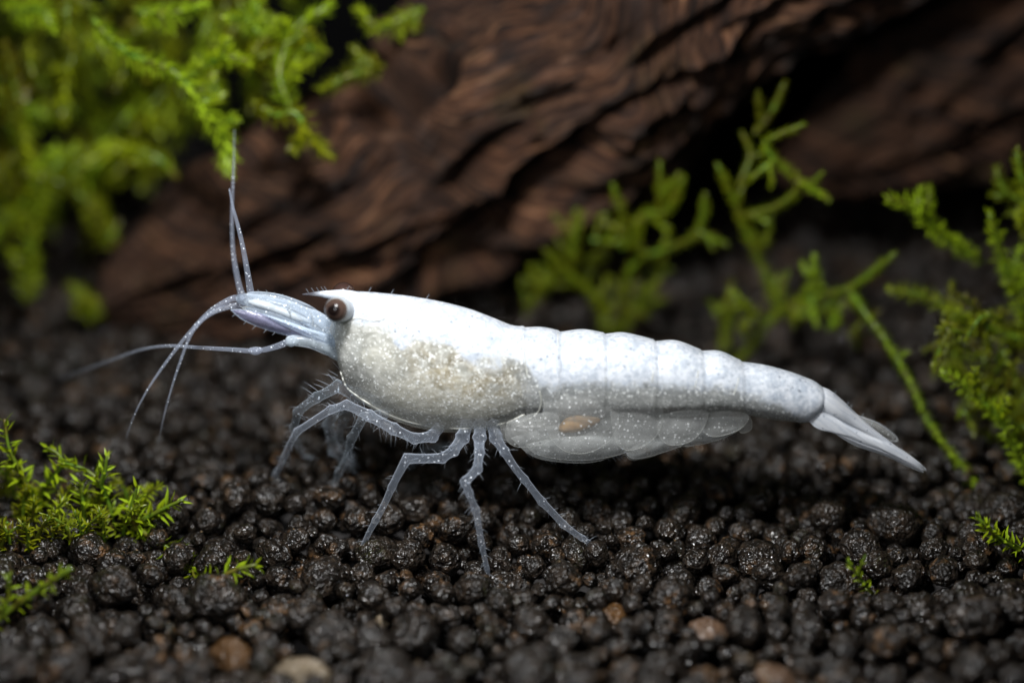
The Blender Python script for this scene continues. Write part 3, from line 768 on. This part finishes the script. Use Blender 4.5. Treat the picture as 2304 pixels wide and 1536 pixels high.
for x, tp, bt, hw in zip(xs, TOP, BOT, HW):
    Y = YC(x)
    a = at(x, tp, Y); b = at(x, bt, Y)
    half = (a - b).length / 2; e = half * CP
    # the seen outline of an ellipse tilted to the view
    h = math.sqrt(max(1e-4, e * e - (hw * SP) ** 2 * .8)) / CP
    c = (a + b) / 2
    # outer edge of each tergite flares a little
    for k in range(NSEG):
        ph = 2 * math.pi * k / NSEG
        cs, sn = math.cos(ph), math.sin(ph)
        ex = 2.0 / (2.25 if x > 1170 else 2.1)
        yy_ = math.copysign(abs(sn) ** ex, sn) * hw
        zz_ = math.copysign(abs(cs) ** ex, cs) * h
        yy_ *= 1.0 - .10 * (zz_ / h if zz_ > 0 else 0) + (.0)
        v = Vector((c.x, c.y + yy_, c.z + zz_)); bv.append(v)
        q = Vector((c.x, c.y - abs(yy_), c.z + zz_)); px, py, _ = pix(q)
        wy = np.interp(px, wb_x, wb_y)
        W = .5 + (wy - py) / 75.0
        def blob(cx, cy, rx, ry, p=2): return math.exp(-(((px - cx) / rx) ** 2 + ((py - cy) / ry) ** 2) ** (p / 2))
        W += .65 * blob(905, 775, 20, 24) + .45 * blob(930, 838, 24, 22) - .35 * blob(1010, 790, 26, 26) - .45 * blob(1120, 805, 60, 16) - .5 * blob(1165, 835, 30, 20)
        W = max(0, min(1, W))
        OLV = .95 * blob(1060, 850, 115, 62, 3) + .55 * blob(950, 800, 60, 50)
        BEI = max(0, min(1, (1215 - px) / 130)) * .95 if px < 1215 else 0
        BEI = max(BEI * (1 - .55 * blob(800, 850, 40, 40)) * (1 - .55 * blob(1170, 880, 60, 50)), .35 * blob(1450, 905, 260, 22))
        seg = 0
        DKM = blob(950, 730, 140, 45) * .9 + .95 * blob(1310, 805, 45, 24) + .9 * blob(1400, 805, 42, 22) + .5 * blob(1220, 800, 40, 40) + .5 * blob(1520, 820, 45, 25) + .5 * blob(1610, 845, 45, 24) + .9 * blob(1765, 875, 95, 30) + .45 * blob(1080, 770, 110, 40)
        pig.append((W, min(1, OLV), max(0, min(1, BEI)), min(1, DKM)))
nr = len(xs)
for i in range(nr - 1):
    for k in range(NSEG):
        k2 = (k + 1) % NSEG
        bf.append((i * NSEG + k, i * NSEG + k2, (i + 1) * NSEG + k2, (i + 1) * NSEG + k))
for i, e in ((0, 0), (nr - 1, 1)):
    cc = Vector((0, 0, 0))
    for k in range(NSEG): cc += bv[i * NSEG + k]
    ci = len(bv); bv.append(cc / NSEG); pig.append(pig[i * NSEG])
    for k in range(NSEG):
        k2 = (k + 1) % NSEG
        bf.append((ci, i * NSEG + k2, i * NSEG + k) if e == 0 else (ci, i * NSEG + k, i * NSEG + k2))
body = part("body", bv, bf, M_BODY)
ca_ = body.data.color_attributes.new("pigment", 'FLOAT_COLOR', 'POINT')
ca_.data.foreach_set("color", np.array(pig, dtype=np.float32).ravel())

def near_surface(px, py):
    """depth y of the body's near side at that place"""
    x = px; i = int(np.clip(np.searchsorted(xs, x), 0, nr - 1))
    best = None
    for k in range(NSEG):
        v = bv[i * NSEG + k]; qx, qy, _ = pix(v)
        if v.y > YC(x) + .02: continue
        d = abs(qy - py)
        if best is None or d < best[0]: best = (d, v.y)
    return best[1]
def rim(name, pts, r, mat=None, parent=None, lift=.015, Yf=None):
    S = spline(pts, 8); C = []
    for s in S:
        Y = (near_surface(s[0], s[1]) - lift) if Yf is None else Yf(s[0], s[1])
        C.append(at(s[0], s[1], Y))
    v, f = tube(C, [r] * len(C), 6)
    return part(name, v, f, mat or M_RIM, parent)
rim("carapace_edge", [(766, 836), (778, 868), (800, 888), (830, 908), (870, 930), (920, 949), (980, 961), (1040, 964), (1090, 961), (1140, 950), (1180, 932)], .021, M_EDGE, lift=.03)
rim("carapace_edge", [(1140, 952), (1180, 946), (1208, 930), (1218, 905), (1214, 880)], .015, M_EDGE, lift=.02)
rim("carapace_edge", [(770, 730), (800, 715), (840, 722), (866, 716)], .016, M_EDGE, lift=.02)
for pts in ([(1180, 742), (1184, 800), (1190, 850)], [(1258, 750), (1260, 810), (1262, 870)], [(1359, 756), (1363, 810), (1366, 868)], [(1472, 772), (1474, 820), (1470, 860)], [(1577, 794), (1574, 835), (1566, 872)], [(1668, 818), (1664, 855), (1655, 885)]):
    rim("segment_edge", [(q[0] - 3, q[1]) for q in pts], .014, M_EDGE, lift=.006)

# organs that show through the clear shell
def organ(name, pts, mat, flat):
    S = spline(pts, 8); C = [at(q[0], q[1], YC(q[0])) for q in S]
    v, f = tube(C, [max(.02, q[2]) for q in S], 20, flat); return part(name, v, f, mat)
organ("liver", [(855, 850, .10), (900, 862, .50), (960, 862, .72), (1040, 856, .88), (1110, 862, .82), (1165, 875, .60), (1200, 890, .25)], M_HEPA, .78)
organ("stomach", [(800, 790, .10), (825, 795, .42), (870, 800, .58), (920, 790, .55), (965, 780, .30)], M_STOM, .8)
organ("abdomen_muscle", [(1150, 860, .15), (1190, 855, .62), (1260, 850, .72), (1400, 852, .70), (1520, 858, .60), (1640, 872, .44), (1760, 896, .34), (1830, 905, .15)], M_MUSC, .80)

# rostrum
rv, rf = [], []
for s in spline([(680, 662, .010, .010), (712, 661, .055, .035), (745, 663, .105, .08), (775, 666, .145, .14), (810, 671, .13, .16), (860, 684, .10, .10)], 6):
    c = at(s[0], s[1], YC(s[0]))
    for k in range(14):
        a = 2 * math.pi * k / 14; rv.append(c + Vector((0, math.sin(a) * s[3], math.cos(a) * s[2])))
nn = len(rv) // 14
for i in range(nn - 1):
    for k in range(14): rf.append((i * 14 + k, i * 14 + (k + 1) % 14, (i + 1) * 14 + (k + 1) % 14, (i + 1) * 14 + k))
rf.append(tuple(range(13, -1, -1))); rf.append(tuple((nn - 1) * 14 + k for k in range(14)))
part("rostrum", rv, rf, M_ROST)

# tubes described in photo points: (px, py, Y, r)
def limb(name, pts, mat, seg=12, sub=6, flat=1.0, parent=None, knuckles=()):
    S = spline(pts, sub); C = [at(s[0], s[1], s[2]) for s in S]; Rr = [max(.008, s[3]) for s in S]
    v, f = tube(C, Rr, seg, flat)
    return part(name, v, f, mat, parent)
def leg(joints, mat, base_r, hairs=True):
    """joints: (px, py, Y, r): straight articles with swollen joints between them"""
    C, Rr = [], []
    J = [(at(a, b, c), r * .9) for a, b, c, r in joints]
    for i in range(len(J) - 1):
        (p, r), (q, s) = J[i], J[i + 1]; L = (q - p).length
        m = 9
        bend = Vector((mnoise.noise(p * 3), 0, mnoise.noise(q * 3))) * L * .05
        for k in range(m):
            t = k / m
            rr = r + (s - r) * t
            if i > 0: rr *= 1 + .22 * math.exp(-(t * L / .055) ** 2)
            if i < len(J) - 2: rr *= 1 + .26 * math.exp(-((1 - t) * L / .07) ** 2) - .06 * math.sin(t * math.pi)
            C.append(p.lerp(q, t) + bend * math.sin(t * math.pi)); Rr.append(rr)
    C.append(J[-1][0]); Rr.append(J[-1][1])
    v, f = tube(C, Rr, 12)
    o = part("leg", v, f, mat)
    if hairs:
        hv, hf = [], []
        T, N, B = frames(C)
        for i in range(8, len(C) - 1):
            for q in range(1 if RM.random() < .62 else 0):
                a = RM.uniform(0, 6.28); rad = N[i] * math.cos(a) * .5 + B[i] * math.sin(a)
                d = (rad + T[i] * RM.uniform(.2, .9)).normalized(); L = RM.uniform(.08, .24)
                p = C[i] + rad * Rr[i] * .8
                hair = [p, p + d * L * .5, p + d * L + Vector((0, 0, -.02))]
                tube(hair, [.006, .004, .002], 4, 1.0, hv, hf)
        if hv: tag(part("bristles", hv, hf, M_HAIR, o), kind="stuff")
    return o
LEGS = [
    ([(1052, 950, -.45, .17), (1040, 985, -.72, .165), (1020, 1014, -.98, .13), (994, 1030, -1.05, .12), (916, 1031, -1.2, .125), (882, 1095, -1.28, .092), (845, 1170, -1.3, .082), (815, 1232, -1.32, .062), (806, 1249, -1.33, .03)], M_LEG),
    ([(1080, 950, -.5, .17), (1079, 985, -.8, .155), (1079, 1018, -1.15, .12), (1074, 1055, -1.45, .115), (1046, 1084, -1.7, .115), (1056, 1110, -1.8, .09), (1071, 1148, -1.9, .092), (1084, 1225, -2.1, .078), (1096, 1280, -2.2, .058), (1100, 1294, -2.22, .03)], M_LEG),
    ([(1108, 950, -.5, .18), (1116, 985, -.75, .15), (1136, 1016, -.95, .11), (1180, 1078, -1.1, .095), (1219, 1128, -1.2, .098), (1267, 1179, -1.28, .09), (1310, 1210, -1.32, .072), (1352, 1236, -1.36, .058), (1364, 1242, -1.38, .035)], M_LEG),
    ([(990, 960, -.35, .15), (972, 981, -.55, .15), (932, 986, -.65, .125), (885, 964, -.62, .14), (830, 934, -.45, .135), (779, 910, -.4, .115), (744, 921, -.3, .098), (669, 970, .1, .092), (639, 1028, .45, .075), (619, 1068, .75, .062), (614, 1099, .95, .03)], M_LEG),
    ([(870, 930, -.3, .13), (817, 938, -.3, .115), (791, 985, -.1, .115), (783, 1024, .15, .095), (762, 1062, .4, .09), (752, 1090, .6, .062), (748, 1118, .7, .05), (750, 1134, .75, .03)], M_LEGF),
    ([(850, 905, .0, .16), (800, 888, .0, .17), (760, 868, -.05, .15), (712, 894, .05, .125), (669, 928, .2, .115), (661, 962, .45, .10), (667, 995, .75, .085), (682, 1024, 1.0, .06), (702, 1031, 1.1, .03)], M_LEGF),
    ([(790, 905, .4, .13), (752, 928, .5, .13), (739, 956, .6, .14), (745, 984, .7, .12), (752, 1012, .8, .16), (772, 1030, 1.1, .14), (790, 1044, 1.1, .09), (799, 1066, 1.15, .03)], M_LEGF),
    ([(805, 905, .8, .12), (770, 950, 1.0, .11), (762, 985, 1.1, .10), (776, 1010, 1.2, .12), (792, 1030, 1.2, .10), (797, 1052, 1.2, .04)], M_LEGF),
    ([(1060, 950, .9, .14), (1030, 1000, 1.2, .11), (960, 1010, 1.6, .09), (930, 1040, 1.9, .07), (905, 1075, 2.1, .03)], M_LEGF),
]
for js, m in LEGS: leg(js, m, 0)

# eyes: cup-shaped stalk, brown eyeball
def eye(px, py, Y, r, mat, aim, stalk=True):
    c = at(px, py, Y); aim = Vector(aim).normalized()
    V, F = ico(4)
    q = aim.to_track_quat('Z', 'Y').to_matrix()
    o = bpy.data.objects.new("eye", None)
    me = bpy.data.meshes.new("eye"); me.from_pydata([tuple(Vector(v) * r) for v in V], [], F.tolist())
    me.polygons.foreach_set("use_smooth", [True] * len(me.polygons)); me.materials.append(mat)
    o = bpy.data.objects.new("eye", me); COL.objects.link(o); o.parent = shr
    o.matrix_local = Matrix.Translation(c - SO) @ q.to_4x4()
    if stalk:
        prof = [(-.16, 1.07), (-.45, 1.10), (-.9, 1.02), (-1.5, .82), (-2.3, .6)]
        prof = [(.14, 1.0), (.06, 1.035)] + prof
        C = [c + aim * (a * r) for a, b in prof]; sv, sf = [], []
        bend = Vector((.35, .3, -.28))
        C = [p + bend * (max(0, -a - .4) * r * .8) for p, (a, b) in zip(C, prof)]
        T, N, B = frames(C)
        for p, (a, b) in zip(C, prof):
            for k in range(24):
                an = 2 * math.pi * k / 24
                sv.append(p + q @ Vector((math.cos(an), math.sin(an), 0)) * (b * r))
        for i in range(len(C) - 1):
            for k in range(24): sf.append((i * 24 + k, (i + 1) * 24 + k, (i + 1) * 24 + (k + 1) % 24, i * 24 + (k + 1) % 24))
        part("eyestalk", sv, sf, M_PEDW)
eye(757, 697, -.42, .265, M_EYE, (-.22, -1.0, .36))
eye(773, 661, 1.02, .27, M_EYEF, (-.3, .6, .6), False)

# feelers and their bases
YH = .42
limb("feeler_base", [(760, 760, .3, .20), (735, 738, .15, .23), (704, 718, .12, .22), (694, 714, .12, .20), (660, 700, .14, .19), (645, 694, .15, .195), (634, 690, .15, .17), (590, 680, .2, .165), (552, 674, .22, .14), (534, 672, .24, .08)], M_PED, 16, 8)
limb("feeler_base", [(700, 725, .0, .04), (660, 711, .0, .09), (640, 702, .02, .10), (618, 695, .02, .085), (600, 688, .02, .10), (578, 682, .05, .09), (560, 679, .1, .04)], M_PEDW, 14, 8)
limb("feeler_base", [(750, 742, .7, .14), (715, 714, .7, .135), (680, 692, .72, .125), (630, 673, .75, .11), (585, 664, .75, .085), (558, 662, .8, .05)], M_PED, 14, 8)
limb("feeler_base", [(765, 790, .2, .20), (735, 778, .05, .20), (700, 769, -.02, .15), (664, 765, -.05, .13), (650, 768, -.05, .11)], M_HEAD, 14, 8)
limb("head_front", [(790, 775, .4, .55), (765, 770, .3, .42), (742, 765, .3, .28), (728, 762, .3, .12)], M_HEAD, 16, 8)
limb("mouthpart", [(770, 800, .1, .16), (748, 788, .05, .16), (732, 776, .05, .10)], M_HEAD, 12, 6)
def flap(name, outline, Y, bulge, mat, rim_r=.014, parent=None, tilt=0.0, rings=7, rim_mat=None, thick=.02):
    """a thin convex plate with thickness from its outline in photo points; tilt shifts depth along its length"""
    S = spline(outline + [outline[0]], 6)[:-1]
    P2 = np.array([(s[0], s[1]) for s in S]); cen = P2.mean(axis=0); n = len(P2)
    x0, x1 = P2[:, 0].min(), P2[:, 0].max()
    verts, faces = [], []
    def dep(q, t): return Y + tilt * ((q[0] - x0) / max(1, x1 - x0)) - bulge * (1 - t * t)
    for sgn in (0, 1):
        o = len(verts)
        verts.append(at(cen[0], cen[1], dep(cen, 0) + sgn * thick))
        for r_ in range(1, rings + 1):
            t = r_ / rings
            for q in P2:
                w_ = cen + (q - cen) * t
                verts.append(at(w_[0], w_[1], dep(w_, t) + sgn * thick * (1 - t ** 6)))
        for k in range(n):
            k2 = (k + 1) % n
            f = (o, o + 1 + k, o + 1 + k2); faces.append(f if sgn else f[::-1])
            for r_ in range(rings - 1):
                a = o + 1 + r_ * n
                f = (a + k, a + n + k, a + n + k2, a + k2); faces.append(f if sgn else f[::-1])
    ob = part(name, verts, faces, mat, parent)
    if rim_r:
        C = [at(q[0], q[1], dep(q, 1)) for q in P2]; C.append(C[0])
        v, f = tube(C, [rim_r] * len(C), 5)
        part("rim", v, f, rim_mat or M_RIM, ob)
    return ob
flap("antennal_scale", [(520, 697), (545, 697), (590, 706), (650, 728), (705, 754), (742, 776), (700, 766), (645, 754), (590, 738), (545, 718)], .02, .10, M_SCALE, .014, rim_mat=M_PED)
flap("antennal_scale", [(590, 706), (640, 721), (690, 738), (745, 756), (752, 780), (715, 766), (660, 742)], -.06, .12, M_PED, .010, rim_mat=M_PED)
flap("antennal_scale", [(540, 690), (600, 694), (690, 725), (740, 760), (640, 740)], .85, .08, M_PED, .01)
for pts, r_ in (([(646, 680), (652, 694), (654, 710)], .012), ([(698, 702), (704, 716), (703, 734)], .012), ([(700, 757), (706, 768), (704, 782)], .011)):
    rim("joint_ridge", pts, r_, M_PEDW, Yf=lambda x, y: -.13)
def feeler(pts, r0, r1, mat=None, sub=12):
    n = len(pts)
    return limb("feeler", [(p[0], p[1], p[2], r0 * (1 - (i / (n - 1)) ** .8) + r1 * (i / (n - 1)) ** .8) for i, p in enumerate(pts)], mat or M_ANT, 8, sub)
feeler([(546, 672, .10), (536, 635, .12), (526, 580, .2), (522, 520, .25), (523, 440, .35), (526, 360, .45), (527, 293, .5)], .085, .008)
feeler([(564, 660, .85), (556, 610, .9), (545, 550, 1.0), (533, 500, 1.1), (523, 462, 1.2), (516, 425, 1.3)], .085, .02)
feeler([(545, 668, .3), (515, 675, .25), (470, 703, .1), (420, 756, -.1), (370, 820, -.3), (330, 880, -.5), (302, 935, -.6), (284, 985, -.6)], .085, .006)
feeler([(545, 685, .3), (515, 690, .2), (470, 708, .0), (432, 748, -.2), (405, 815, -.4), (384, 880, -.5), (368, 940, -.6), (357, 995, -.6)], .078, .006)
feeler([(655, 766, -.05), (620, 780, -.05), (576, 789, -.02), (520, 786, .1), (450, 782, .4), (380, 778, .9), (320, 786, 1.5), (250, 810, 2.2), (190, 832, 2.9), (135, 850, 3.5)], .082, .006)
limb("feeler_joint", [(588, 787, -.02, .06), (578, 789, -.02, .09), (570, 789, -.01, .085), (562, 788, 0, .06)], M_ANT, 10, 4)
limb("feeler_joint", [(668, 764, -.06, .09), (655, 767, -.06, .13), (646, 769, -.06, .10)], M_HEAD, 10, 4)
# fine bristles along the head and mouth
hv, hf = [], []
def hair(px, py, dx, dy, Y, r=.009):
    a = at(px, py, Y); b = at(px + dx * .55, py + dy * .6, Y); c = at(px + dx, py + dy, Y)
    tube([a, b, c], [r, r * .7, r * .35], 4, 1.0, hv, hf)
for px, py in [(585, 660), (606, 664), (624, 668), (643, 671), (655, 676), (676, 686), (700, 700), (722, 715)]:
    hair(px, py, RM.uniform(-9, -4), RM.uniform(-14, -8), .5)
for px, py in [(735, 653), (718, 656), (706, 656), (694, 658), (728, 654)]: hair(px, py, -6, -9, YC(720), .008)
for px, py in [(765, 832), (760, 845), (756, 850), (770, 862), (740, 866), (728, 872), (716, 880), (706, 888), (752, 858)]:
    hair(px, py, RM.uniform(-34, -14), RM.uniform(-22, -4), .1, .008)
for px, py in [(530, 705), (555, 722), (575, 733), (600, 741), (620, 746)]: hair(px, py, -8, 8, .0, .008)
for i in range(26):
    px = RM.uniform(790, 960); py = 925 + (px - 790) * .42 + RM.uniform(-6, 10)
    hair(px, py, RM.uniform(-8, 14), RM.uniform(12, 34), -.2, .007)
for i in range(110):
    px = RM.uniform(1180, 1650); py = np.interp(px, [1180, 1260, 1400, 1530, 1650], [1016, 1034, 1024, 1000, 974])
    hair(px, py, RM.uniform(2, 14), RM.uniform(5, 17), -.45, .005)
for px, py in [(1876, 888), (1905, 912), (1912, 918), (1938, 938), (1960, 955), (780, 653), (830, 655), (880, 660), (960, 671)]: hair(px, py, 6, -9, YC(px) - .05, .009)
tag(part("bristles", hv, hf, M_HAIR), kind="stuff")

# pleura and swimmerets under the abdomen
flap("pleuron", [(1225, 905), (1290, 872), (1350, 866), (1378, 890), (1391, 925), (1388, 962), (1366, 996), (1322, 1018), (1275, 1016), (1238, 985), (1222, 945)], -.98, .16, M_PLEU, .005)
flap("pleuron", [(1140, 950), (1200, 930), (1250, 930), (1258, 960), (1240, 988), (1200, 1003), (1160, 1004), (1138, 985)], -.90, .12, M_PLEU, .005)
flap("pleuron", [(1372, 905), (1420, 872), (1466, 872), (1486, 905), (1492, 938), (1480, 976), (1446, 1004), (1408, 1012), (1382, 985)], -.98, .06, M_PLEU, .005)
flap("swimmeret", [(1482, 935), (1530, 925), (1588, 925), (1590, 945), (1575, 974), (1548, 995), (1505, 1000), (1480, 975)], -.96, .05, M_PLEU, .005)
flap("swimmeret", [(1580, 930), (1630, 925), (1682, 932), (1676, 955), (1650, 972), (1605, 982), (1578, 965)], -.90, .04, M_PLEU, .005)
flap("swimmeret", [(1660, 940), (1684, 936), (1692, 950), (1688, 968), (1665, 972)], -.80, .03, M_PLEU, .005)
flap("swimmeret", [(1182, 1000), (1250, 985), (1330, 980), (1395, 985), (1430, 1000), (1400, 1020), (1330, 1034), (1260, 1033), (1205, 1020)], -.72, .10, M_FLAP, .005)
flap("swimmeret", [(1402, 1012), (1440, 990), (1500, 985), (1540, 990), (1530, 1004), (1470, 1024), (1424, 1031)], -.70, .08, M_FLAP, .005)
flap("swimmeret", [(1505, 995), (1560, 970), (1620, 962), (1668, 962), (1630, 984), (1575, 1000), (1530, 1003)], -.68, .06, M_FLAP, .005)
flap("swimmeret", [(1200, 960), (1300, 950), (1400, 960), (1440, 990), (1360, 1016), (1260, 1020), (1205, 1000)], .35, .10, M_FLAP, .005)
flap("swimmeret", [(1380, 955), (1480, 945), (1560, 950), (1590, 965), (1540, 990), (1440, 1008), (1390, 990)], .35, .10, M_FLAP, .005)
flap("swimmeret", [(1150, 985), (1230, 960), (1330, 945), (1450, 940), (1560, 940), (1660, 938), (1668, 962), (1640, 972), (1612, 992), (1590, 988), (1545, 1006), (1520, 1000), (1470, 1026), (1420, 1034), (1400, 1022), (1330, 1040), (1250, 1038), (1195, 1024)], -.62, .14, M_FLAP, .004)
limb("underbelly", [(1120, 968, -.25, .22), (1180, 972, -.28, .34), (1260, 978, -.28, .42), (1340, 976, -.28, .42), (1430, 968, -.28, .38), (1520, 956, -.28, .32), (1600, 946, -.25, .22), (1680, 938, -.2, .10)], M_BELLY, 20, 8, .9)
limb("gut", [(1262, 966, -.72, .10), (1285, 955, -.72, .20), (1315, 950, -.72, .17), (1348, 944, -.72, .06)], M_GUT, 14, 6, .45)

# tail fan
limb("telson", [(1838, 892, YC(1840), .24), (1856, 900, YC(1856), .25), (1880, 918, YC(1880), .24), (1920, 945, YC(1920), .16), (1970, 978, YC(1970), .085), (2018, 1007, YC(2018), .025)], M_TAIL, 18, 8, 1.25)
flap("tail_fan_blade", [(1816, 942), (1832, 930), (1862, 932), (1905, 955), (1960, 981), (2015, 1004), (2060, 1034), (2084, 1058), (2048, 1043), (2000, 1021), (1940, 999), (1880, 975), (1838, 962)], -1.0, .05, M_TAIL, .010, tilt=-.25, rim_mat=M_TAIL)
flap("tail_fan_blade", [(1860, 962), (1930, 985), (1990, 1006), (2040, 1030), (2078, 1062), (2040, 1048), (1990, 1024), (1920, 1000)], -.85, .05, M_TAIL, .008, tilt=-.3, rim_mat=M_TAIL)
flap("tail_fan_blade", [(1900, 925), (1940, 938), (1975, 951), (2006, 972), (2020, 989), (2004, 991), (1965, 973), (1925, 950)], .25, .06, M_FLAP, .009, rim_mat=M_TAIL)
